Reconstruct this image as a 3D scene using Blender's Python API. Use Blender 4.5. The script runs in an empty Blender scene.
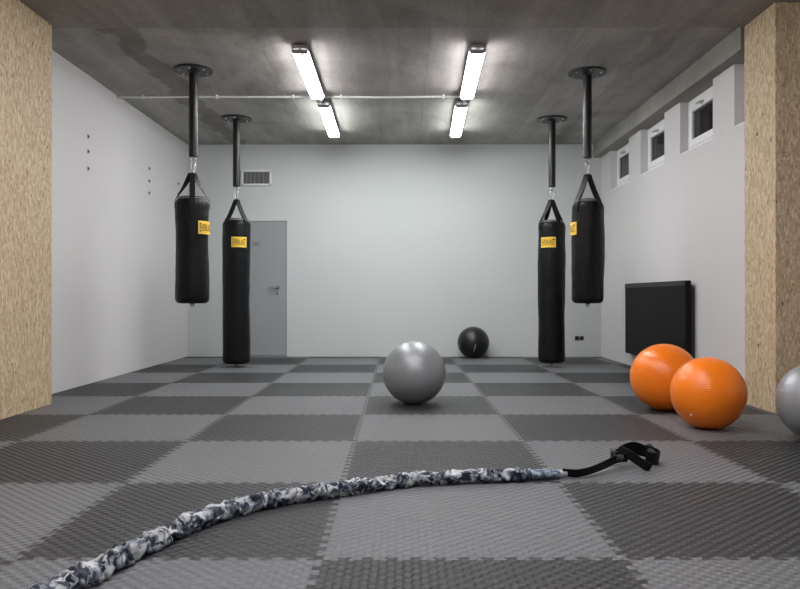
import bpy, bmesh, math, random
from mathutils import Vector, Matrix, noise, Euler
random.seed(7)
PI = math.pi
S = bpy.context.scene
COL = S.collection

# ------------------------------------------------------------------ camera
F = 735.0
CAM = Vector((0, 0, .861))
ROT = Euler((PI/2 + .0027, 0, .005))
cd = bpy.data.cameras.new('camera'); cam = bpy.data.objects.new('camera', cd); COL.objects.link(cam)
cd.sensor_fit = 'HORIZONTAL'; cd.sensor_width = 36; cd.lens = F/800*36
cd.clip_start = .05; cam.location = CAM; cam.rotation_euler = ROT
S.camera = cam
RM = ROT.to_matrix()
def ray(px, py): return (RM @ Vector(((px-400)/F, -(py-294.5)/F, -1)))
def atY(px, py, Y):
    d = ray(px, py); return CAM + d*((Y-CAM.y)/d.y)
def atz(px, py, z):
    d = ray(px, py); return CAM + d*((z-CAM.z)/d.z)

# ------------------------------------------------------------------ room numbers
XL, XR, YB, H = -3.11, 2.83, 10.55, 3.045
YF, XS, YS = -2.2, 3.9, 5.49          # wall behind the camera, side recess of the front bay
BX, BZ = 2.715, 2.852                  # beam face and underside

# ------------------------------------------------------------------ materials
class NT:
    def __init__(s, name):
        s.m = bpy.data.materials.new(name); s.m.use_nodes = True
        s.t = s.m.node_tree; s.n = s.t.nodes; s.p = s.n['Principled BSDF']
    def node(s, ty, ins=None, **kw):
        n = s.n.new(ty)
        for k, v in kw.items(): setattr(n, k, v)
        for k, v in (ins or {}).items(): s.put(n.inputs[k], v)
        return n
    def put(s, sock, v):
        if isinstance(v, bpy.types.NodeSocket): s.t.links.new(v, sock)
        else: sock.default_value = v
    def coord(s, out='Object', sc=(1,1,1), rot=(0,0,0), loc=(0,0,0)):
        c = s.node('ShaderNodeTexCoord')
        return s.node('ShaderNodeMapping', {0: c.outputs[out], 'Scale': sc, 'Rotation': rot, 'Location': loc}).outputs[0]
    def noise(s, v, scale, detail=3, rough=.55, dist=0):
        return s.node('ShaderNodeTexNoise', {'Vector': v, 'Scale': scale, 'Detail': detail, 'Roughness': rough, 'Distortion': dist}).outputs['Fac']
    def ramp(s, fac, stops, interp='LINEAR'):
        r = s.node('ShaderNodeValToRGB', {0: fac}); cr = r.color_ramp; cr.interpolation = interp
        while len(cr.elements) < len(stops): cr.elements.new(.5)
        for e, (p, c) in zip(cr.elements, stops):
            e.position = p; e.color = (*c, 1) if not isinstance(c, (int, float)) else (c, c, c, 1)
        return r.outputs[0]
    def mix(s, f, a, b, bt='MIX'):
        n = s.node('ShaderNodeMix', data_type='RGBA', blend_type=bt)
        for k, v in ((0, f), (6, a), (7, b)):
            if isinstance(v, tuple) and len(v) == 3: v = (*v, 1)
            s.put(n.inputs[k], v)
        return n.outputs[2]
    def math(s, op, a, b=0.0):
        n = s.node('ShaderNodeMath', operation=op); s.put(n.inputs[0], a); s.put(n.inputs[1], b); return n.outputs[0]
    def bump(s, h, strength=.3, dist=.01):
        b = s.node('ShaderNodeBump', {'Height': h, 'Strength': strength, 'Distance': dist})
        s.put(s.p.inputs['Normal'], b.outputs[0])
    def set(s, **kw):
        for k, v in kw.items():
            k = {'base': 'Base Color', 'rough': 'Roughness', 'metal': 'Metallic', 'spec': 'Specular IOR Level', 'coat': 'Coat Weight',
                 'coatr': 'Coat Roughness', 'sheen': 'Sheen Weight'}[k]
            if isinstance(v, tuple) and len(v) == 3: v = (*v, 1)
            s.put(s.p.inputs[k], v)
        return s.m

M = {}
def simple(name, base, rough=.5, metal=0, spec=.5, grain=0, gscale=200):
    t = NT(name); c = t.coord()
    n = t.noise(c, gscale if grain else 40, 2)
    col = t.mix(n, tuple(x*.93 for x in base), tuple(min(1, x*1.07) for x in base))
    t.set(base=col, rough=rough, metal=metal, spec=spec)
    if grain: t.bump(n, grain, .002)
    M[name] = t.m
    return t.m

# walls: rolled matt paint
t = NT('wall_paint'); c = t.coord()
t.set(base=t.mix(t.noise(c, 1.3, 4), (.635,.618,.622), (.675,.656,.66)), rough=.62, spec=.3)
t.bump(t.noise(c, 160, 2), .08, .002); M['wall'] = t.m
t = NT('back_wall_paint'); c = t.coord()
t.set(base=t.mix(t.noise(c, 1.1, 4), (.615,.634,.64), (.65,.669,.675)), rough=.6, spec=.3)
t.bump(t.noise(c, 160, 2), .08, .002); M['backwall'] = t.m
# concrete
def concrete(name, lo, hi, strips=(), seams=()):
    t = NT(name); c = t.coord()
    big = t.noise(c, .9, 6, .62, .8); streak = t.noise(t.coord(sc=(3.4,.42,1), rot=(0,0,.05)), 1.0, 5, .6, .5); fine = t.noise(c, 26, 4)
    f = t.math('ADD', t.math('MULTIPLY', big, .5), t.math('MULTIPLY', streak, .5))
    col = t.ramp(f, [(.36, lo), (.5, tuple((a+b)/2 for a, b in zip(lo, hi))), (.64, hi)])
    col = t.mix(.35, col, t.ramp(fine, [(.3, .32), (.7, .68)]), 'SOFT_LIGHT')
    # damp stained strips along the formwork boards, with wandering edges
    sx = t.node('ShaderNodeSeparateXYZ', {0: c})
    wob = t.math('MULTIPLY', t.math('SUBTRACT', t.noise(c, 2.2, 5, .6), .5), .42)
    for x0, wd, k in strips:
        dx = t.math('ABSOLUTE', t.math('ADD', t.math('SUBTRACT', sx.outputs[0], x0), wob))
        fac = t.node('ShaderNodeMapRange', {0: dx, 1: wd*.75, 2: wd*1.2, 3: k, 4: 0.0}, interpolation_type='SMOOTHSTEP').outputs[0]
        col = t.mix(fac, col, (.30,.27,.235), 'MULTIPLY')
    for x0 in seams:
        dx = t.math('ABSOLUTE', t.math('ADD', t.math('SUBTRACT', sx.outputs[0], x0), t.math('MULTIPLY', wob, .05)))
        col = t.mix(t.math('MULTIPLY', t.math('LESS_THAN', dx, .006), .22), col, (.08,.075,.07))
    t.set(base=col, rough=.7, spec=.35)
    t.bump(t.math('ADD', t.math('MULTIPLY', fine, .4), big), .25, .01)
    M[name] = t.m
concrete('concrete', (.232,.222,.203), (.475,.458,.430), [(-2.36,.14,.55), (2.2,.10,.3), (-1.35,.07,.22)], [-1.25, .22, 1.5])
concrete('concrete_front', (.20,.190,.168), (.40,.382,.35))
concrete('concrete_beam', (.215,.203,.186), (.345,.33,.305))
# foam mats
def foam(name, base):
    t = NT(name); c = t.coord()
    s = t.node('ShaderNodeSeparateXYZ', {0: c})
    u = t.math('SINE', t.math('MULTIPLY', s.outputs[0], 2*PI/.053)); v = t.math('SINE', t.math('MULTIPLY', s.outputs[1], 2*PI/.048))
    w = t.math('MULTIPLY', u, v)
    w = t.node('ShaderNodeMapRange', {0: w, 1: -.85, 2: .85, 3: 0.0, 4: 1.0}, interpolation_type='SMOOTHSTEP').outputs[0]
    n = t.noise(c, 3, 3)
    col = t.mix(n, tuple(x*.94 for x in base), tuple(x*1.06 for x in base))
    g = t.noise(c, 900, 2)
    t.set(base=col, rough=.52, spec=.5)
    t.bump(t.math('ADD', w, t.math('MULTIPLY', g, .08)), 1.0, .0095)
    M[name] = t.m
foam('foam_light', (.140,.145,.153))
foam('foam_dark', (.0255,.0265,.0295))
# oriented strand board
def osb(name):
    t = NT(name); c = t.coord()
    geo = t.node('ShaderNodeNewGeometry')
    def layer(rot, loc, sx, sz):
        wob = t.node('ShaderNodeTexNoise', {'Vector': t.coord(sc=(1,1,1), loc=loc), 'Scale': 5.0, 'Detail': 2})
        vv = t.node('ShaderNodeVectorMath', {0: t.coord(sc=(sx, sx, sz), rot=rot, loc=loc)}, operation='ADD')
        sc = t.node('ShaderNodeVectorMath', {0: wob.outputs['Color'], 1: (1.6, 1.6, 1.6)}, operation='MULTIPLY')
        t.put(vv.inputs[1], sc.outputs[0])
        vo = t.node('ShaderNodeTexVoronoi', {'Vector': vv.outputs[0], 'Scale': 1.0, 'Randomness': 1.0})
        s = t.node('ShaderNodeSeparateXYZ', {0: vo.outputs['Color']})
        return s.outputs[0], vo.outputs['Distance'], s.outputs[1]
    a, da, a2 = layer((.25,.25,0), (3,1,2), 70, 21)
    b, db, b2 = layer((-.45,-.4,0), (7,5,1), 62, 24)
    d, dd, d2 = layer((.9,.9,0), (1,9,4), 80, 30)
    pal = [(0, (.39,.285,.165)), (.14, (.48,.36,.215)), (.4, (.53,.41,.255)), (.7, (.60,.48,.315)), (1, (.71,.59,.42))]
    ca, cb, cdl = (t.ramp(x, pal) for x in (a, b, d))
    col = t.mix(t.math('GREATER_THAN', a2, .55), ca, cb)
    col = t.mix(t.math('GREATER_THAN', b2, .72), col, cdl)
    fib = t.noise(t.coord(sc=(180,180,24), rot=(.2,.2,0)), 1.0, 3)
    col = t.mix(.30, col, t.ramp(fib, [(.3, .3), (.7, .72)]), 'SOFT_LIGHT')
    # dark bark flecks and gaps between strands
    fl = t.noise(t.coord(sc=(70,70,26), rot=(.5,.3,0)), 1.0, 2, .5)
    col = t.mix(t.ramp(fl, [(.70, 0), (.73, .7)]), col, (.17,.10,.045))
    fl2 = t.noise(t.coord(sc=(40,40,17), rot=(-.4,.5,0), loc=(4,2,8)), 1.0, 1, .5)
    col = t.mix(t.ramp(fl2, [(.735, 0), (.75, .95)]), col, (.04,.025,.012))
    t.set(base=col, rough=.6, spec=.35)
    t.bump(t.math('ADD', a, t.math('ADD', b, fib)), .25, .003)
    M[name] = t.m
osb('osb')
# bag vinyl
t = NT('vinyl'); c = t.coord()
t.set(base=(.0034,.0036,.0044), rough=t.node('ShaderNodeMapRange', {0: t.noise(c, 9, 4), 3: .40, 4: .52}).outputs[0], spec=.24)
w = t.noise(t.coord(sc=(6,6,3)), 1.6, 5, .6, .4); g = t.node('ShaderNodeTexVoronoi', {'Vector': c, 'Scale': 260.0}).outputs['Distance']
t.bump(t.math('ADD', w, t.math('MULTIPLY', g, .03)), .55, .03); M['vinyl'] = t.m
# webbing
t = NT('webbing'); c = t.coord()
wv = t.node('ShaderNodeTexWave', {'Vector': c, 'Scale': 90.0, 'Distortion': 1.0}).outputs['Fac']
t.set(base=(.0055,.0055,.0065), rough=.5, spec=.25); t.bump(wv, .25, .001); M['webbing'] = t.m
simple('steel_black', (.006,.006,.007), .36, 0, .4, .05, 120)
simple('flange_black', (.010,.011,.013), .4, 0, .5, .05, 120)
simple('chrome', (.60,.60,.62), .28, 1)
simple('zinc', (.55,.55,.56), .35, 1)
simple('yellow_vinyl', (.93,.58,.045), .42)
simple('yellow_border', (.95,.66,.13), .42)
simple('ink', (.015,.013,.012), .5)
simple('rim_grey', (.05,.05,.055), .4)
simple('stitch', (.55,.55,.56), .4)
simple('grey_door', (.335,.35,.37), .45, 0, .4, .03, 90)
simple('name_plate', (.31,.30,.295), .4)
simple('plate_text', (.14,.12,.11), .5)
simple('white_plastic', (.86,.86,.87), .35)
simple('grey_plastic', (.40,.40,.41), .75, 0, .2)
simple('vent_fin', (.30,.31,.33), .5); simple('vent_back', (.16,.16,.165), .5)
simple('black_plastic', (.014,.014,.018), .4)
simple('black_panel', (.0045,.0045,.0048), .6, 0, .2, .1, 300)
simple('dark_slab', (.045,.045,.047), .8)
simple('anchor_metal', (.09,.09,.10), .4, .6)
simple('gasket', (.30,.30,.32), .5)
# glass of the little windows: night outside
t = NT('night_glass'); t.set(base=(.42,.45,.43), rough=.03, spec=.5); t.p.inputs['Transmission Weight'].default_value = 1.0; t.p.inputs['IOR'].default_value = 1.45; M['glass'] = t.m
simple('outer_dark', (.012,.013,.011), .9)
# exercise balls
def ballmat(name, base, rough, metal, axis, coat=0., ring=.011, st=.22, spec=.5):
    t = NT(name)
    c = t.coord(rot=axis)
    s = t.node('ShaderNodeSeparateXYZ', {0: c})
    wob = t.noise(c, 6, 1)
    r = t.math('SINE', t.math('MULTIPLY', t.math('ADD', s.outputs[2], t.math('MULTIPLY', wob, .004)), 2*PI/ring))
    t.set(base=base, rough=rough, metal=metal, coat=coat, coatr=.2, spec=spec)
    t.bump(r, st, .0016)
    M[name] = t.m
ballmat('ball_silver', (.31,.33,.342), .37, .35, (.5,.6,0))
ballmat('ball_silver_side', (.33,.345,.365), .34, .4, (.15,.1,0))
ballmat('ball_black', (.010,.010,.011), .30, 0, (.9,.3,0))
ballmat('ball_orange', (1.0,.228,.010), .29, 0, (.7,.9,0))
ballmat('ball_orange_front', (1.0,.228,.010), .29, 0, (1.0,-.25,0))
# camouflage sleeve
t = NT('camo_fabric'); c = t.coord()
n1 = t.noise(c, 21, 2, .5, .9); n2 = t.noise(t.coord(loc=(5,3,1)), 27, 1.5, .5, .8)
col = t.ramp(n1, [(0, (.012,.016,.030)), (.43, (.07,.085,.11)), (.485, (.21,.235,.265)), (.565, (.40,.425,.445))], 'CONSTANT')
col = t.mix(t.math('GREATER_THAN', n2, .60), col, (.52,.54,.55))
col = t.mix(t.math('LESS_THAN', n2, .405), col, (.014,.019,.042))
t.set(base=col, rough=.5, spec=.4); t.bump(t.noise(c, 120, 3), .35, .004); M['camo'] = t.m
t = NT('camo_end'); c = t.coord()
n1 = t.noise(c, 34, 3, .5, .6)
t.set(base=t.ramp(n1, [(0, (.07,.10,.15)), (.45, (.20,.26,.33)), (.56, (.38,.44,.49))], 'CONSTANT'), rough=.5); t.bump(t.noise(c, 140, 3), .35, .004); M['camo_end'] = t.m
# lamps
def lampmat(name, colr, e):
    t = NT(name); t.set(base=(.8,.8,.8), rough=.4)
    t.p.inputs['Emission Color'].default_value = (*colr, 1); t.p.inputs['Emission Strength'].default_value = e
    M[name] = t.m
LAMP = 17.0
lampmat('lamp_near', (1.0, .965, .985), LAMP)
lampmat('lamp_far', (.94, 1.0, .975), LAMP)

# ------------------------------------------------------------------ mesh helpers
def obj(name, bm, mat, parent=None, smooth=False, auto=None):
    me = bpy.data.meshes.new(name)
    bmesh.ops.recalc_face_normals(bm, faces=bm.faces[:])
    if smooth or auto:
        for f in bm.faces: f.smooth = True
    if auto:
        for e in bm.edges:
            if len(e.link_faces) == 2 and e.calc_face_angle(0) > auto: e.smooth = False
    bm.to_mesh(me); bm.free()
    o = bpy.data.objects.new(name, me); COL.objects.link(o)
    me.materials.append(M[mat] if isinstance(mat, str) else mat)
    if parent: o.parent = parent
    return o
def tag(o, label=None, cat=None, group=None, kind=None):
    if label: o['label'] = label
    if cat: o['category'] = cat
    if group: o['group'] = group
    if kind: o['kind'] = kind
    return o
def empty(name, loc=(0,0,0), rz=0):
    o = bpy.data.objects.new(name, None); COL.objects.link(o); o.location = loc; o.rotation_euler = (0,0,rz); o.empty_display_size = .1
    return o
def box(bm, x0, x1, y0, y1, z0, z1, bev=0, seg=2):
    g = bmesh.ops.create_cube(bm, size=1)['verts']
    for v in g: v.co = Vector(((x0+x1)/2 + v.co.x*(x1-x0), (y0+y1)/2 + v.co.y*(y1-y0), (z0+z1)/2 + v.co.z*(z1-z0)))
    if bev:
        es = list({e for v in g for e in v.link_edges})
        bmesh.ops.bevel(bm, geom=es, offset=bev, segments=seg, affect='EDGES', profile=.5)
    return bm
def B(*a, **k): return box(bmesh.new(), *a, **k)
def lathe(bm, prof, n=48, c=(0,0,0), cap=True):
    rings = []
    for r, z in prof:
        rings.append([bm.verts.new((c[0]+r*math.cos(2*PI*i/n), c[1]+r*math.sin(2*PI*i/n), c[2]+z)) for i in range(n)])
    for a, b in zip(rings, rings[1:]):
        for i in range(n): bm.faces.new((a[i], a[(i+1)%n], b[(i+1)%n], b[i]))
    if cap:
        bm.faces.new(rings[0][::-1]); bm.faces.new(rings[-1])
    return rings
def tube(bm, pts, r, n=12, closed=False, radii=None):
    pts = [Vector(p) for p in pts]; N = len(pts); rings = []
    up = None
    for i, p in enumerate(pts):
        a = pts[(i-1) % N] if (closed or i > 0) else pts[i]; b = pts[(i+1) % N] if (closed or i < N-1) else pts[i]
        tg = (b-a).normalized()
        if up is None:
            up = Vector((0,0,1)) if abs(tg.z) < .9 else Vector((1,0,0))
        s = tg.cross(up).normalized(); u = s.cross(tg).normalized(); up = u
        rr = radii[i] if radii else r
        rings.append([bm.verts.new(p + (s*math.cos(2*PI*k/n) + u*math.sin(2*PI*k/n))*rr) for k in range(n)])
    rng = range(N if closed else N-1)
    for i in rng:
        a, b = rings[i], rings[(i+1) % N]
        for k in range(n): bm.faces.new((a[k], a[(k+1)%n], b[(k+1)%n], b[k]))
    if not closed:
        bm.faces.new(rings[0][::-1]); bm.faces.new(rings[-1])
    return bm
def torus(bm, c, R, r, ax='y', sx=1, sz=1, n=28):
    pts = []
    for i in range(n):
        a = 2*PI*i/n; x, z = R*math.cos(a)*sx, R*math.sin(a)*sz
        pts.append(Vector(c) + {'y': Vector((x,0,z)), 'x': Vector((0,x,z)), 'z': Vector((x,z,0))}[ax])
    return tube(bm, pts, r, 10, True)
def smoothpath(pts, n=8):
    pts = [Vector(p) for p in pts]; out = []
    for i in range(len(pts)-1):
        p0, p1, p2, p3 = pts[max(i-1,0)], pts[i], pts[i+1], pts[min(i+2, len(pts)-1)]
        for k in range(n):
            t = k/n
            out.append(.5*((2*p1) + (p2-p0)*t + (2*p0-5*p1+4*p2-p3)*t*t + (3*p1-p0-3*p2+p3)*t**3))
    out.append(pts[-1]); return out
def ribbon(bm, pts, wv, width, th):
    """flat belt along pts; wv = width direction per point"""
    N = len(pts); rings = []
    for i in range(N):
        tg = (pts[min(i+1, N-1)] - pts[max(i-1, 0)]).normalized()
        w = wv[i].normalized(); nn = tg.cross(w).normalized(); w = nn.cross(tg).normalized()
        p = pts[i]
        rings.append([bm.verts.new(p + w*(a*width/2) + nn*(b*th/2)) for a, b in ((-1,-1),(1,-1),(1,1),(-1,1))])
    for a, b in zip(rings, rings[1:]):
        for k in range(4): bm.faces.new((a[k], a[(k+1)%4], b[(k+1)%4], b[k]))
    bm.faces.new(rings[0][::-1]); bm.faces.new(rings[-1])
    return bm

# ------------------------------------------------------------------ the room shell
def struct(name, bm, mat, label, cat, **k):
    return tag(obj(name, bm, mat, **k), label, cat, kind='structure')

floor = struct('floor', B(XL-.2, XS+.2, YF-.2, YB+.2, -.12, -.022), 'dark_slab', 'gym floor laid with a checkerboard of grey foam tiles', 'floor')
struct('ceiling', B(XL-.2, XS+.2, 5.5, YB+.2, H, H+.2), 'concrete', 'bare grey concrete ceiling over the gym', 'ceiling')
HF = 3.030
struct('beam_front', B(XL-.2, XS+.2, YF-.2, 5.93, HF, HF+.3), 'concrete_front', 'slightly lower concrete slab spanning between the two board pillars', 'beam')
struct('wall_back', B(XL-.2, XS+.2, YB, YB+.2, -.1, H+.1), 'backwall', 'plain pale back wall with the grey door', 'wall')
struct('wall_left', B(XL-.2, XL, YF, YB+.01, -.1, H+.1), 'wall', 'plain pale left wall with small metal anchors', 'wall')
struct('wall_front', B(XL-.2, XS+.2, YF-.2, YF, -.1, H+.1), 'wall', 'plain pale wall behind the viewer', 'wall')
bm = B(XS, XS+.2, YF, YS+.3, -.1, H+.1); box(bm, XR+.01, XS+.1, YS, YS+.25, -.1, H+.1)
struct('wall_side', bm, 'wall', 'pale wall of the front bay behind the right board pillar', 'wall')
# right wall with four window niches
ND = .082; SILL = 2.307; WT = .30
NICHE = [(9.25, 10.05), (7.99, 8.785), (6.74, 7.535), (5.50, 6.30)]
bm = B(XR, XR+WT, YS, YB+.05, -.1, SILL)
ys = sorted([v for a in NICHE for v in a]); edges = [YS] + ys + [YB+.05]
for a, b in zip(edges[::2], edges[1::2]):
    if b-a > .02: box(bm, XR, XR+WT, a, b, SILL, H+.1)
wr = struct('wall_right', bm, 'wall', 'plain pale right wall under the row of high windows', 'wall')
struct('beam_right', B(BX, XR+WT, 5.931, YB+.01, BZ, H+.05, bev=.006), 'concrete_beam', 'grey concrete beam running along the top of the right wall', 'beam')
struct('night_backdrop', B(XR+WT+.5, XR+WT+.6, YS, YB, 1.5, 4.0), 'outer_dark', 'added dark sheet standing in for the night behind the high windows', 'dark backdrop')  # dark sheet added beyond the panes in place of the night outside

# foam tiles: jigsaw edges, clipped at the walls
XA, Y1, TY, TZ = -.264, 2.400, .0072, .983
def edge_path(n=12, h=.027, e=.010):
    m = .03; p = (1.0-2*m)/n; out = [(0.0, 0.0)]
    for k in range(n):
        x = m + k*p
        out += [(x+.25*p+e/2, 0), (x+.25*p-e/2, h), (x+.75*p+e/2, h), (x+.75*p-e/2, 0)]
    return out
EP = edge_path()
def tile(i, j):
    pts = [(x, y) for x, y in EP]
    pts += [(1-y, x) for x, y in EP]
    pts += [(x, 1+y) for x, y in reversed(EP + [(1.0, 0.0)])][:-1]
    pts += [(-y, x) for x, y in reversed(EP + [(1.0, 0.0)])][:-1]
    w = [Vector((XA + (i+x) - TY*(j+y), Y1 + TZ*(j+y) + TY*(i+x))) for x, y in pts]
    xr = XR if Y1+TZ*(j+.5) > YS else XS
    lo, hi = min(v.x for v in w), max(v.x for v in w)
    if hi < XL or lo > xr or Y1+TZ*j > YB-.1: return
    light = (i+j) % 2 == 0
    bm = bmesh.new()
    top = [bm.verts.new((v.x, v.y, 0)) for v in w]; f = bm.faces.new(top)
    ex = bmesh.ops.extrude_face_region(bm, geom=[f])
    for v in [g for g in ex['geom'] if isinstance(g, bmesh.types.BMVert)]: v.co.z = -.02
    for co, no in (((XL+.004,0,0), (-1,0,0)), ((xr-.004,0,0), (1,0,0)), ((0,YB-.035,0), (0,1,0))):
        if any((v.co-Vector(co)).dot(Vector(no)) > 0 for v in bm.verts):
            r = bmesh.ops.bisect_plane(bm, geom=bm.verts[:]+bm.edges[:]+bm.faces[:], plane_co=co, plane_no=no, clear_outer=True)
            es = [e for e in r['geom_cut'] if isinstance(e, bmesh.types.BMEdge)]
            if es: bmesh.ops.edgeloop_fill(bm, edges=es)
    if not bm.faces: bm.free(); return
    o = obj('foam_tile', bm, 'foam_light' if light else 'foam_dark', floor)
    o['label'] = 'light grey foam tile' if light else 'dark grey foam tile'
for j in range(-1, 9):
    for i in range(-4, 5):
        c = Vector((XA+i+.5, Y1+j+.5))
        d = max(.05, c.y+.6)
        if abs(c.x) - .75 > d*.56: continue          # far outside the view
        tile(i, j)
# rest of the floor around the viewer
bm = B(XL+.01, XS-.01, YF+.01, Y1-TZ-.05, -.02, -.001)
o = obj('foam_tile', bm, 'foam_dark', floor); o['label'] = 'dark grey foam floor around the viewer'

# board-clad pillars
struct('pillar_left', B(XL+.001, -2.812, 3.3, 5.86, .0, HF-.001, bev=.003, seg=1), 'osb', 'strand board clad pillar at the left edge', 'pillar')
struct('pillar_right', B(2.735, 3.7, 5.42, 5.91, .0, HF-.001, bev=.003, seg=1), 'osb', 'strand board clad pillar at the right edge', 'pillar')

# windows
wl = ['small high window farthest from the viewer, beside the back wall', 'small high window in the middle of the visible row', 'small high window nearest the right board pillar', 'small high window tucked behind the right board pillar']
for k, (a, b) in enumerate(NICHE):
    w = tag(empty('window_%d' % (k+1), (XR+ND, (a+b)/2, SILL)), wl[k], 'window', kind='structure')
    hw = (b-a)/2; top = BZ-SILL
    def frame(y0, y1, z0, z1, t, x0, x1, bev=.004):
        bm = bmesh.new()
        box(bm, x0, x1, y0, y0+t, z0, z1, bev=bev); box(bm, x0, x1, y1-t, y1, z0, z1, bev=bev)
        box(bm, x0, x1, y0+t-.002, y1-t+.002, z0, z0+t, bev=bev); box(bm, x0, x1, y0+t-.002, y1-t+.002, z1-t, z1, bev=bev)
        return bm
    obj('window_frame', frame(-hw+.002, hw-.002, .002, top-.002, .072, .0, .07), 'white_plastic', w)
    sash = obj('window_sash', frame(-hw+.062, hw-.062, .062, top-.062, .070, -.014, .055), 'white_plastic', w)
    obj('gasket', frame(-hw+.130, hw-.130, .130, top-.130, .008, .004, .03, 0), 'gasket', sash)
    obj('pane', B(.018, .024, -hw+.131, hw-.131, .131, top-.131), 'glass', w)
    hb = B(-.024, -.010, -.035, .035, top-.113, top-.084, bev=.004); box(hb, -.045, -.02, -.012, .012, top-.110, top-.087, bev=.004); box(hb, -.05, -.036, -.012, .085, top-.108, top-.089, bev=.004)
    h = obj('window_handle', hb, 'zinc', w); h['label'] = 'small metal window handle'
    obj('window_sill', B(-ND+.003, .002, -hw+.001, hw-.001, -.001, .012), 'white_plastic', w)

# door
dx0, dx1 = atY(224, 300, YB).x, atY(287, 300, YB).x
dz = atY(280, 220.8, YB).z
d = tag(empty('door_1', ((dx0+dx1)/2, YB, 0)), 'flat grey door in the back wall behind the long left punching bag', 'door', kind='structure')
hw = (dx1-dx0)/2
obj('door_leaf', B(-hw+.012, hw-.012, -.014, .03, .012, dz-.012, bev=.002), 'grey_door', d)
bm = B(-hw, -hw+.011, -.02, .02, .002, dz); box(bm, hw-.011, hw, -.02, .02, .002, dz); box(bm, -hw, hw, -.02, .02, dz-.011, dz)
obj('door_frame', bm, 'grey_door', d)
def loc(px, py): p = atY(px, py, YB-.02); return p.x-(dx0+dx1)/2, p.z
hx, hz = loc(277.6, 287.4); kx, kz = loc(277.8, 293.2)
hd = obj('door_handle', tube(bmesh.new(), smoothpath([(hx,-.016,hz), (hx,-.06,hz), (hx-.02,-.068,hz), (hx-.12,-.066,hz+.002)], 5), .010, 10), 'zinc', d, smooth=True)
hd['label'] = 'dark metal lever handle'
bm = bmesh.new(); lathe(bm, [(.0,0), (.026,0), (.026,.008), (0.0,.008)], 24, cap=False); bmesh.ops.rotate(bm, verts=bm.verts, matrix=Matrix.Rotation(PI/2, 3, 'X')); bmesh.ops.translate(bm, verts=bm.verts, vec=(hx,-.012,hz))
obj('rosette', bm, 'anchor_metal', hd)
bm = bmesh.new(); lathe(bm, [(.0,0), (.026,0), (.026,.008), (0.0,.008)], 24, cap=False); bmesh.ops.rotate(bm, verts=bm.verts, matrix=Matrix.Rotation(PI/2, 3, 'X')); bmesh.ops.translate(bm, verts=bm.verts, vec=(kx,-.012,kz))
ke = obj('keyhole_rosette', bm, 'zinc', d)
obj('keyhole', B(kx-.006, kx+.006, -.024, -.018, kz-.014, kz+.012), 'ink', ke)
sx0, sz1 = loc(252.2, 241.2); sx1, sz0 = loc(260.6, 246.2)
pl = obj('name_plate', B(sx0, sx1, -.020, -.013, sz0, sz1, bev=.001), 'name_plate', d); pl['label'] = 'small grey name plate'
zc = (sz0+sz1)/2
bm = bmesh.new()
x = sx0+.025
for w_ in (.011, .008, .012, .009, .011): box(bm, x, x+w_, -.0215, -.0195, zc-.011, zc+.009); x += w_+.003
obj('plate_line', bm, 'plate_text', pl)

# ------------------------------------------------------------------ wall fittings
v0, v1 = atY(241.6, 170.2, YB), atY(271.6, 185.8, YB)
cx, cz = (v0.x+v1.x)/2, (v0.z+v1.z)/2; hw, hh = (v1.x-v0.x)/2, (v0.z-v1.z)/2
av = tag(empty('air_vent', (cx, YB, cz)), 'rectangular white framed air vent high on the back wall beside a black pole', 'vent')
bm = bmesh.new(); t_ = .028
box(bm, -hw, hw, -.03, 0, hh-t_, hh, bev=.004); box(bm, -hw, hw, -.03, 0, -hh, -hh+t_, bev=.004); box(bm, -hw, -hw+t_, -.03, 0, -hh, hh, bev=.004); box(bm, hw-t_, hw, -.03, 0, -hh, hh, bev=.004)
obj('vent_frame', bm, 'white_plastic', av)
obj('vent_back', B(-hw+.02, hw-.02, -.004, -.001, -hh+.02, hh-.02), 'vent_back', av)
for k in range(5):
    x = -hw+t_+.06*(k+.75)
    obj('fin', B(x-.0025, x+.0025, -.024, -.004, -hh+t_, hh-t_), 'vent_fin', av)

for k, (px0, px1, lb) in enumerate(((574.8, 579.0, 'left one of two dark sockets low on the back wall'), (579.5, 583.7, 'right one of two dark sockets low on the back wall'))):
    a, b = atY(px0, 335.9, YB), atY(px1, 340.3, YB); mx, mz = (a.x+b.x)/2, (a.z+b.z)/2; q = .0275
    s = tag(empty('wall_socket', (mx, YB, mz)), lb, 'wall socket')
    obj('cover_plate', B(-q, q, -.010, 0, -q, q, bev=.003), 'black_plastic', s)
    bm = bmesh.new(); lathe(bm, [(.024,0), (.024,.006), (.020,.006), (.019,.001), (0,.001)], 24, cap=False)
    bmesh.ops.rotate(bm, verts=bm.verts, matrix=Matrix.Rotation(PI/2, 3, 'X')); bmesh.ops.translate(bm, verts=bm.verts, vec=(0,-.0095,0))
    obj('insert', bm, 'ink', s)

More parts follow.
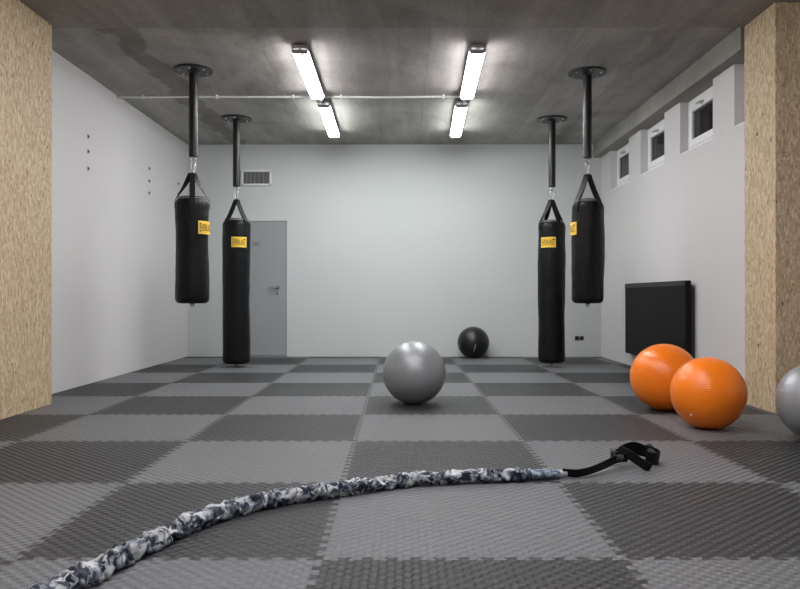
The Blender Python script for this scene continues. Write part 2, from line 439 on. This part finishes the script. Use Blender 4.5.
names = {0: 'nearest the left board pillar', 1: 'in the middle column', 2: 'beside the short left bag'}
rows = ['top', 'middle', 'bottom']
for ci, (px, pys) in enumerate(((88, (136.5, 151.5, 168.5)), (149, (168.5, 181, 193)), (178, (183.7, 193.6, 203)))):
    for ri, py in enumerate(pys):
        dd = ray(px, py); p = CAM + dd*((XL-CAM.x)/dd.x)
        an = tag(empty('wall_anchor', p), '%s metal anchor on the left wall, column %s' % (rows[ri], names[ci]), 'wall anchor', 'metal anchors on the left wall')
        bm = bmesh.new(); lathe(bm, [(0,0), (.024,0), (.022,.005), (0,.006)], 20, cap=False); bmesh.ops.rotate(bm, verts=bm.verts, matrix=Matrix.Rotation(PI/2, 3, 'Y'))
        obj('anchor_plate', bm, 'vent_fin', an, auto=.5)
        bm = bmesh.new(); lathe(bm, [(.011,.004), (.011,.012), (.008,.014), (0,.014)], 6, cap=False); bmesh.ops.rotate(bm, verts=bm.verts, matrix=Matrix.Rotation(PI/2, 3, 'Y'))
        obj('bolt_head', bm, 'ink', an)

# black panel on the right wall
py0, py1 = 7.155, 9.11; xf = 2.738
pan = tag(empty('wall_panel', (XR, (py0+py1)/2, .6)), 'large black rectangular panel fixed low on the right wall behind the orange balls', 'wall panel')
L = (py1-py0)/2; zt, zb = 1.018-.6, .165-.6
obj('panel', B(xf-XR, xf-XR+.058, -L, L, zb, zt, bev=.012, seg=3), 'black_panel', pan)
bm = B(xf-XR-.004, xf-XR+.02, -L+.004, L-.004, zt-.05, zt-.012, bev=.004)
obj('edge_strip', bm, 'steel_black', pan)
bm = B(xf-XR+.05, 0, -L+.06, L-.06, zt-.20, zt-.12); box(bm, xf-XR+.05, 0, -L+.06, L-.06, zb+.1, zb+.18); box(bm, xf-XR+.055, -.004, -L-.004, -L+.05, zb+.03, zt-.07)
obj('mounting_rail', bm, 'black_plastic', pan)

# ------------------------------------------------------------------ ceiling lamps and conduit
def lamp(x0, x1, y0, y1, mat, label, hz=H):
    """tubular lamp from (x0,y0) to (x1,y1) hanging under the ceiling"""
    a = math.atan2(-(x1-x0), (y1-y0)); Ln = math.hypot(x1-x0, y1-y0)/2
    r = tag(empty('ceiling_lamp', ((x0+x1)/2, (y0+y1)/2, hz), a), label, 'ceiling lamp', 'tubular lamps on the concrete ceiling')
    prof = [(-.055,-.046), (-.067,-.060), (-.066,-.078), (-.052,-.094), (.052,-.094), (.066,-.078), (.067,-.060), (.055,-.046)]
    def prism(p, ya, yb):
        bm = bmesh.new(); A = [bm.verts.new((x,ya,z)) for x, z in p]; Bv = [bm.verts.new((x,yb,z)) for x, z in p]
        n = len(p)
        for i in range(n): bm.faces.new((A[i], A[(i+1)%n], Bv[(i+1)%n], Bv[i]))
        bm.faces.new(A); bm.faces.new(Bv[::-1]); return bm
    obj('diffuser', prism(prof, -Ln+.024, Ln-.024), mat, r)
    hp = [(-.058,-.018), (-.062,-.048), (-.069,-.052), (-.069,-.061), (.069,-.061), (.069,-.052), (.062,-.048), (.058,-.018)]
    obj('housing', prism(hp, -Ln, Ln), 'grey_plastic', r)
    for s in (-1, 1):
        ya, yb = (s*Ln, s*(Ln-.025))
        cp = [(x*1.03, z*1.02+.001) for x, z in prof]
        bm = prism(cp, ya, yb)
        for v in bm.verts:
            if abs(v.co.y) > Ln-.01: v.co.x *= .82; v.co.z = -.046 + (v.co.z+.046)*.35
        box(bm, -.012, .012, min(s*(Ln-.004), s*(Ln+.008)), max(s*(Ln-.004), s*(Ln+.008)), -.06, -.035)
        obj('end_cap', bm, 'grey_plastic', r)
    for s in (-1, 1): obj('bracket', B(-.028, .028, s*Ln*.6-.02, s*Ln*.6+.02, -.02, -.0005), 'zinc', r)
    return r
lamp(-.892, -.915, 6.31, 7.80, 'lamp_near', 'tubular ceiling lamp of the left line, on the viewer\'s side of the conduit')
lamp(-.884, -.915, 8.12, 9.66, 'lamp_far', 'tubular ceiling lamp of the left line, between conduit and back wall')
lamp(.635, .670, 6.31, 7.80, 'lamp_near', 'tubular ceiling lamp of the right line, on the viewer\'s side of the conduit')
lamp(.640, .680, 8.12, 9.66, 'lamp_far', 'tubular ceiling lamp of the right line, between conduit and back wall')
for x, lb in ((-.88, 'left'), (.63, 'right')):
    for y, nm in ((2.9, 'just before the viewer'), (.9, 'behind the viewer')):
        lamp(x, x, y, y+1.62, 'lamp_near', 'tubular ceiling lamp of the %s line, %s' % (lb, nm), HF)

cyy = 7.955
con = tag(empty('cable_conduit', (0, cyy, H-.0208)), 'thin white cable conduit running across the ceiling between the lamps', 'conduit')
xe = .66; pts = []
N = 60
for k in range(N+1):
    x = XL + (xe-XL)*k/N
    sag = .0012*math.sin(5*x) - (.006*math.sin(PI*(x+.9)/1.5)**2 if -.9 < x < .6 else 0)
    pts.append((x, 0, sag))
obj('pipe', tube(bmesh.new(), pts, .0105, 10), 'white_plastic', con, smooth=True)
for px in (143.5, 217, 293.4, 341, 443.5):
    x = atY(px, 98, cyy).x
    bm = B(x-.012, x+.012, -.018, .018, -.016, .0205, bev=.003); box(bm, x-.008, x+.008, -.032, -.016, -.006, .0205, bev=.002)
    obj('clip', bm, 'white_plastic', con)
for x in (-.905, .66):
    bm = tube(bmesh.new(), [(x, -.09, -.035), (x, -.02, -.03), (x, .07, -.035)], .010, 8); box(bm, x-.02, x+.02, -.03, .03, -.045, .01, bev=.004)
    obj('junction', bm, 'white_plastic', con)

# ------------------------------------------------------------------ punching bags on ceiling mounts
def text_mesh(body, size, bold=.004):
    cu = bpy.data.curves.new('txt', 'FONT'); cu.body = body; cu.size = size; cu.offset = bold*size; cu.resolution_u = 4; cu.space_character = .94
    o = bpy.data.objects.new('txt', cu); COL.objects.link(o)
    dg = bpy.context.evaluated_depsgraph_get(); me = bpy.data.meshes.new_from_object(o.evaluated_get(dg))
    bpy.data.objects.remove(o); bpy.data.curves.remove(cu)
    bm = bmesh.new(); bm.from_mesh(me); bpy.data.meshes.remove(me); return bm

def mount(x, y, label, r=.185):
    m = tag(empty('ceiling_mount', (x, y, H)), label, 'ceiling mount', 'black ceiling mounts for the bags')
    bm = bmesh.new(); lathe(bm, [(0,0), (r,0), (r,-.016), (r-.004,-.02), (0,-.02)], 56, cap=False); obj('flange', bm, 'flange_black', m, auto=.5)
    bm = bmesh.new(); lathe(bm, [(.043,-.019), (.043,-.836), (.040,-.84), (.0,-.84)], 32, cap=False); obj('pole', bm, 'steel_black', m, auto=.6)
    bm = bmesh.new(); lathe(bm, [(.062,-.019), (.056,-.026), (.043,-.036)], 32, cap=False); obj('weld_collar', bm, 'flange_black', m, smooth=True)
    for k in range(6):
        a = PI/6 + k*PI/3; c = (.135*math.cos(a), .135*math.sin(a), -.02)
        bm = bmesh.new(); lathe(bm, [(.012,0), (.012,-.003), (.0085,-.003), (.0085,-.010), (0,-.010)], 6, c, cap=False); obj('bolt', bm, 'chrome', m)
    bm = torus(bmesh.new(), (0,0,-.863), .022, .0055, 'y'); obj('eye_ring', bm, 'chrome', m, smooth=True)
    return m
def snap_hook(x, y, label, rz):
    h = tag(empty('snap_hook', (x, y, 2.112), rz), label, 'snap hook', 'metal snap hooks')
    # drop-shaped body
    pts = []
    for i in range(26):
        a = 2*PI*i/26; pts.append((.024*math.sin(a)*(1+.25*math.cos(a)), 0, .055*math.cos(a)))
    obj('hook_body', tube(bmesh.new(), pts, .0048, 8, True), 'chrome', h, smooth=True)
    obj('gate', tube(bmesh.new(), [(.017,0,.030), (.004,0,-.02), (.010,0,-.045)], .0045, 8), 'chrome', h, smooth=True)
    obj('swivel', torus(bmesh.new(), (0,0,-.048), .010, .0045, 'x'), 'chrome', h, smooth=True)
    return h
def bag(x, y, r, zt, zb, view, lab, srot, label, seed):
    b = tag(empty('punching_bag', (x, y, zb)), label, 'punching bag', 'black punching bags')
    hgt = zt-zb
    prof = [(0.0,.006), (r*.5,.002), (r-.05,.0), (r-.028,.004), (r-.012,.016), (r-.003,.034), (r,.055)]
    n = int(hgt/.025)
    prof += [(r, .055 + (hgt-.055-.05)*k/n) for k in range(1, n+1)]
    prof += [(r-.002,hgt-.04), (r-.008,hgt-.022), (r-.018,hgt-.008), (r-.024,hgt)]
    bm = bmesh.new(); lathe(bm, prof, 72, cap=False)
    for v in bm.verts:
        q = Vector((v.co.x*5, v.co.y*5, v.co.z*3.2 + seed*9)); rad = math.hypot(v.co.x, v.co.y)
        if rad < 1e-4: continue
        u = v.co.z/hgt
        k = (noise.noise(q)*.0055 + noise.noise(q*2.7)*.0025)*min(1, rad/r)
        ang = math.atan2(v.co.y, v.co.x)
        if u > .86: k += .003*math.sin(ang*22 + seed)*((u-.86)/.14)       # gathers at the top
        k += .004*math.sin(u*7+seed)
        v.co.x *= 1+k/rad; v.co.y *= 1+k/rad
        v.co.x += .003*math.sin(u*5+seed)
    bmesh.ops.remove_doubles(bm, verts=bm.verts, dist=1e-5)
    obj('bag_body', bm, 'vinyl', b, smooth=True)
    bm = bmesh.new(); lathe(bm, [(r-.03,hgt-.006), (r-.021,hgt-.004), (r-.022,hgt+.022), (r-.03,hgt+.026), (0,hgt+.02)], 56, cap=False)
    rim = obj('top_rim', bm, 'rim_grey', b, auto=.6); rim['label'] = 'dark grey rim of the bag'
    bm = bmesh.new()
    for k in range(36):
        a = 2*PI*k/36
        g = box(bmesh.new(), -.008, .008, -.0012, .0012, -.002, .002)
        bmesh.ops.transform(g, matrix=Matrix.Translation(((r-.0205)*math.cos(a), (r-.0205)*math.sin(a), hgt+.010)) @ Matrix.Rotation(a+PI/2, 4, 'Z'), verts=g.verts)
        me = bpy.data.meshes.new('s'); g.to_mesh(me); g.free(); bm.from_mesh(me); bpy.data.meshes.remove(me)
    obj('stitching', bm, 'stitch', rim)
    ap = 2.047-zb
    for k in range(4):
        a = srot + k*PI/2; ra = Vector((math.cos(a), math.sin(a), 0)); ta = Vector((-math.sin(a), math.cos(a), 0))
        P = [ra*.014 + Vector((0,0,ap)), ra*.020 + Vector((0,0,ap-.02)), ra*(r*.5) + Vector((0,0,ap-(ap-hgt)*.52)), ra*(r-.010) + Vector((0,0,hgt+.012)), ra*(r+.004) + Vector((0,0,hgt-.025)), ra*(r+.006) + Vector((0,0,hgt-.085))]
        pp = smoothpath(P, 5)
        e = Vector((y, -x, 0)).normalized()           # the belts lie flat together in the hanging ring
        if e.dot(ta) < 0: e = -e
        ww = [e.lerp(ta, min(1, max(0, (i/len(pp)-.05)/.55))) for i in range(len(pp))]
        obj('strap', ribbon(bmesh.new(), pp, ww, .052, .004), 'webbing', b)
    obj('hanging_ring', torus(bmesh.new(), (0,0,ap-.004), .014, .0045, 'y'), 'chrome', b, smooth=True)
    bm = torus(bmesh.new(), (0,0,-.016), .014, .004, 'y'); box(bm, -.02, .02, -.002, .002, -.012, .006)
    obj('bottom_ring', bm, 'steel_black', b, auto=.6)
    # label patch: direction towards the viewer plus an offset to the right (positive)
    base = math.atan2(-y, -x)      # direction bag -> viewer
    ca = base + lab; zc = 1.516-zb; W, Hh = .180/r, .125
    def patch(name, half, h2, rr, mat, parent):
        bm = bmesh.new(); nn = 20
        vs = []
        for i in range(nn+1):
            a = ca - half + 2*half*i/nn
            vs.append([bm.verts.new((q*math.cos(a), q*math.sin(a), zc+z)) for q, z in ((rr,-h2), (rr,h2), (rr-.012,h2), (rr-.012,-h2))])
        for A, Bq in zip(vs, vs[1:]):
            for k in range(4): bm.faces.new((A[k], A[(k+1)%4], Bq[(k+1)%4], Bq[k]))
        bm.faces.new(vs[0][::-1]); bm.faces.new(vs[-1])
        return obj(name, bm, mat, parent)
    lp = patch('label_patch', W/2, Hh/2, r+.0105, 'yellow_border', b); lp['label'] = 'yellow label patch with black lettering'
    patch('label_field', W/2-.05, Hh/2-.009, r+.0112, 'yellow_vinyl', lp)
    bm = text_mesh('EVERLAST', .1)
    xs = [v.co.x for v in bm.verts]; y0 = min(v.co.y for v in bm.verts); y1 = max(v.co.y for v in bm.verts)
    mx, wx = (min(xs)+max(xs))/2, (max(xs)-min(xs))/2
    for k in range(-9, 10):
        bmesh.ops.bisect_plane(bm, geom=bm.verts[:]+bm.edges[:]+bm.faces[:], plane_co=(mx+wx*k/10,0,0), plane_no=(1,0,0))
    for v in bm.verts:
        u = (v.co.x-mx)/wx; w = (v.co.y-(y0+y1)/2)/((y1-y0)/2)
        hh = .029*(1+.50*abs(u)**1.6)
        a = ca + u*(W/2-.085)
        q = r+.0122
        v.co = Vector((q*math.cos(a), q*math.sin(a), zc+w*hh))
    obj('lettering', bm, 'ink', lp)
    return b
pA, pB, pC, pD = (-2.024, 7.06), (-2.046, 8.98), (1.822, 9.03), (1.787, 7.157)
mount(*pA, 'black ceiling mount holding the short left punching bag')
mount(*pB, 'black ceiling mount holding the long punching bag by the grey door')
mount(*pC, 'black ceiling mount holding the long right punching bag')
mount(*pD, 'black ceiling mount holding the short right punching bag near the windows')
snap_hook(*pA, 'metal snap hook above the short left punching bag', .6)
snap_hook(*pB, 'metal snap hook above the long punching bag by the grey door', .3)
snap_hook(*pC, 'metal snap hook above the long right punching bag', .2)
snap_hook(*pD, 'metal snap hook above the short right punching bag', .4)
bag(-2.034, 7.06, .156, 1.790, .794, 0, .92, .28, 'short black punching bag hanging left, yellow patch turned towards the right', 1)
bag(-2.045, 8.98, .164, 1.782, .042, 0, .20, 1.01, 'long black punching bag hanging just above the floor before the grey door', 2)
bag(1.815, 9.03, .163, 1.766, .050, 0, -.25, .36, 'long black punching bag on the right, hanging just above the floor', 3)
bag(1.790, 7.157, .155, 1.774, .794, 0, -1.27, .54, 'short black punching bag hanging right, yellow patch at its left edge', 4)

# ------------------------------------------------------------------ exercise balls
def ball(x, y, r, mat, label, plug=None, mark=None):
    b = tag(empty('exercise_ball', (x, y, 0)), label, 'exercise ball', 'exercise balls on the floor')
    bm = bmesh.new(); bmesh.ops.create_uvsphere(bm, u_segments=96, v_segments=64, radius=r)
    for v in bm.verts:
        v.co.z = max(v.co.z, -r+.006)      # slight flat where it rests
        v.co.z += r-.006
    o = obj('ball_skin', bm, mat, b, smooth=True)
    if plug:
        n = Vector(plug).normalized()
        bm = bmesh.new(); lathe(bm, [(.0075,-.002), (.0075,.001), (.006,.0022), (0,.0022)], 20, cap=False)
        bmesh.ops.transform(bm, matrix=Matrix.Translation(n*r + Vector((0,0,r-.006))) @ n.to_track_quat('Z','Y').to_matrix().to_4x4(), verts=bm.verts)
        p = obj('valve_plug', bm, 'white_plastic', b, auto=.6); p['label'] = 'small white valve plug'
    if mark:  # thin pale stroke laid just above the ball skin
        bm = bmesh.new(); vs = []
        for k in range(13):
            t = k/12; n = (Vector(mark[0])*(1-t)+Vector(mark[1])*t).normalized(); s = Vector((1,0,.3)).normalized()
            w = .0055*math.sin(PI*(.12+.76*t))
            vs.append([bm.verts.new(n*(r+.001) + s*q + Vector((0,0,r-.006))) for q in (-w, w)])
        for A, Bq in zip(vs, vs[1:]): bm.faces.new((A[0], A[1], Bq[1], Bq[0]))
        p = obj('white_mark', bm, 'stitch', b); p['label'] = 'thin white stroke'
    return b
def bx(px, Y): return atY(px, 372, Y).x
ball(bx(414.2, 5.925), 5.925, .2525, 'ball_silver', 'silver grey exercise ball alone in the middle of the floor')
ball(bx(473.3, 10.31), 10.31, .222, 'ball_black', 'black exercise ball against the back wall', mark=((.055,-.95,-.02), (-.06,-.85,-.50)))
ball(bx(664.6, 5.60), 5.60, .2535, 'ball_orange', 'orange exercise ball farther back, partly hidden by the other orange ball')
ball(bx(708, 4.82), 4.82, .235, 'ball_orange_front', 'orange exercise ball in front of the other orange ball', plug=(-.80,-.62,-.62))
ball(bx(819.5, 4.40), 4.40, .237, 'ball_silver_side', 'silver grey exercise ball cut off at the right edge')

# ------------------------------------------------------------------ resistance cord with camouflage sleeve
RC = .030
pxp = [(-60,648),(0,618),(40,598),(72,583),(103,567),(150,541.5),(200,519.5),(250,504),(300,494.5),(350,488),(400,481),(450,477.5),(500,475.4),(530,474.4)]
cord = tag(empty('resistance_cord', atz(300, 494, 0)), 'resistance cord in a scrunched camouflage sleeve with a black strap, lying across the floor', 'resistance cord')
O = cord.location
path = smoothpath([atz(x, y, RC) for x, y in pxp], 60)
# resample evenly
def resample(path, step):
    out = [path[0]]; acc = 0
    for a, b in zip(path, path[1:]):
        d = (b-a).length
        while acc + d >= step:
            a = a + (b-a)*((step-acc)/d); out.append(a); d = (b-a).length; acc = 0
        acc += d
    return out
path = resample(path, .0042)
def sleeve(path, r0, amp, seed, taper=True, n=30):
    bm = bmesh.new(); rings = []; N = len(path)
    for i, p in enumerate(path):
        tg = (path[min(i+1,N-1)]-path[max(i-1,0)]).normalized(); s = tg.cross(Vector((0,0,1))).normalized(); u = s.cross(tg)
        L = i*.0042; ring = []
        for k in range(n):
            a = 2*PI*k/n; ca, sa = math.cos(a), math.sin(a)
            q = Vector((L*9, ca*.9, sa*.9+seed))
            ph = L/.046 + 1.1*noise.noise(q) + .35*math.sin(L*31) + .38*noise.noise(Vector((L*24, ca*1.2+7, sa*1.2)))
            f = abs(math.sin(PI*ph))**.8*(.55+.9*noise.noise(Vector((L*13, ca*1.1-4, sa*1.1+2)))+.2)
            big = noise.noise(Vector((L*16, ca*1.3, sa*1.3+3+seed)))
            rr = r0*(1-.20*max(0, i/N-.45)/.55*taper)*(.86 + amp*f + (.16*big + .05*noise.noise(Vector((L*60, ca*3, sa*3)))))
            c = p + (s*ca + u*sa)*rr
            c.z = max(c.z, .0015)
            ring.append(bm.verts.new(c - O))
        rings.append(ring)
    for A, Bq in zip(rings, rings[1:]):
        for k in range(n): bm.faces.new((A[k], A[(k+1)%n], Bq[(k+1)%n], Bq[k]))
    bm.faces.new(rings[0][::-1]); bm.faces.new(rings[-1])
    return bm
obj('sleeve', sleeve(path, RC*.98, .62, 0), 'camo', cord, smooth=True)
p2 = resample(smoothpath([path[-2]] + [atz(x, y, .024) for x, y in ((536,474.4), (548,474.2), (559,473.6))], 30), .0042)
es = obj('end_sleeve', sleeve(p2, .026, .12, 5), 'camo_end', cord, smooth=True); es['label'] = 'smoother blue grey end of the sleeve'
p3 = [atz(x, y, .022) for x, y in ((558,473.6), (562,473.3), (566,473))]
bm = bmesh.new(); tube(bm, [p-O for p in smoothpath(p3, 4)], .016, 16)
lc = obj('end_collar', bm, 'stitch', cord, smooth=True); lc['label'] = 'pale end collar of the sleeve'
# black strap: stands partly on its edge
def wp(px, py, Y): return atY(px, py, Y) - O
Ys = 3.60
sp = [wp(562,472.6,3.49), wp(570,473,3.495), wp(577,473.3,3.495), wp(588,471.2,3.52), wp(600,466.8,3.58), wp(609,462.6,3.64), wp(618,458.8,3.68), wp(628,457.5,3.70)]
wv = [Vector((0,-.5,1)), Vector((0,-.5,1)), Vector((0,-.5,1)), Vector((0,-.5,1)), Vector((0,-.4,1)), Vector((0,-.3,1)), Vector((0,-.3,1)), Vector((0,-.3,1))]
pp = smoothpath(sp, 6); ww = [v.normalized() for v in smoothpath(wv, 6)]
obj('strap', ribbon(bmesh.new(), pp, ww, .046, .004), 'webbing', cord)
def loop(pts, w, width=.042):
    pp = smoothpath(pts, 7); ww = smoothpath([Vector(q) for q in w], 7); return ribbon(bmesh.new(), pp, ww, width, .004)
# cuff: front band dropping to the right, back band looping behind
obj('cuff_band', loop([wp(620,450.5,3.74), wp(626,453,3.70), wp(632,456.5,3.67), wp(640,462,3.65), wp(647,466.4,3.63), wp(651,467.6,3.63)], [(.25,-.45,.85)]*6, .050), 'webbing', cord)
obj('cuff_band', loop([wp(616,455,3.76), wp(623,450,3.80), wp(632,447.6,3.84), wp(641,450,3.88), wp(650,452.5,3.86), wp(657,455,3.82), wp(659,458,3.78), wp(654,459,3.74), wp(646,457,3.74)], [(.1,-.25,1)]*9, .064), 'webbing', cord)
obj('cuff_band', loop([wp(644,452,3.88), wp(648,447.5,3.87), wp(651,449.5,3.85), wp(655,455,3.82)], [(.2,.6,.7)]*4, .040), 'webbing', cord)
obj('keeper', B(*(v for q in zip(wp(615,455.5,3.74)-Vector((.016,.02,.022)), wp(615,455.5,3.74)+Vector((.016,.02,.022))) for v in q), bev=.005), 'webbing', cord)
c = wp(612.4, 452.8, 3.72)
bm = bmesh.new(); tube(bm, [c+Vector((-.008,0,-.024)), c+Vector((.010,0,-.024)), c+Vector((.010,0,.024)), c+Vector((-.008,0,.024))], .003, 8, True)
bk = obj('buckle', bm, 'chrome', cord); bk['label'] = 'bright metal buckle'
c = wp(618.5, 457.6, 3.68)
bm = bmesh.new()
for k in range(4): tube(bm, [c+Vector((-.018+.010*k,-.012,-.012)), c+Vector((-.010+.010*k,-.016,.0)), c+Vector((-.014+.010*k,-.010,.016))], .004, 6)
fr = obj('cord_knot', bm, 'rim_grey', cord, smooth=True); fr['label'] = 'grey knotted cord'

# ------------------------------------------------------------------ world and colour
w = bpy.data.worlds.new('night'); S.world = w; w.use_nodes = True
w.node_tree.nodes['Background'].inputs[0].default_value = (.012, .014, .018, 1); w.node_tree.nodes['Background'].inputs[1].default_value = 1
vs = S.view_settings; vs.view_transform = 'Standard'; vs.look = 'None'; vs.gamma = 1; vs.use_curve_mapping = False
vs.exposure = 1.56
S.cycles.use_denoising = True
S.cycles.max_bounces = 12; S.cycles.diffuse_bounces = 6
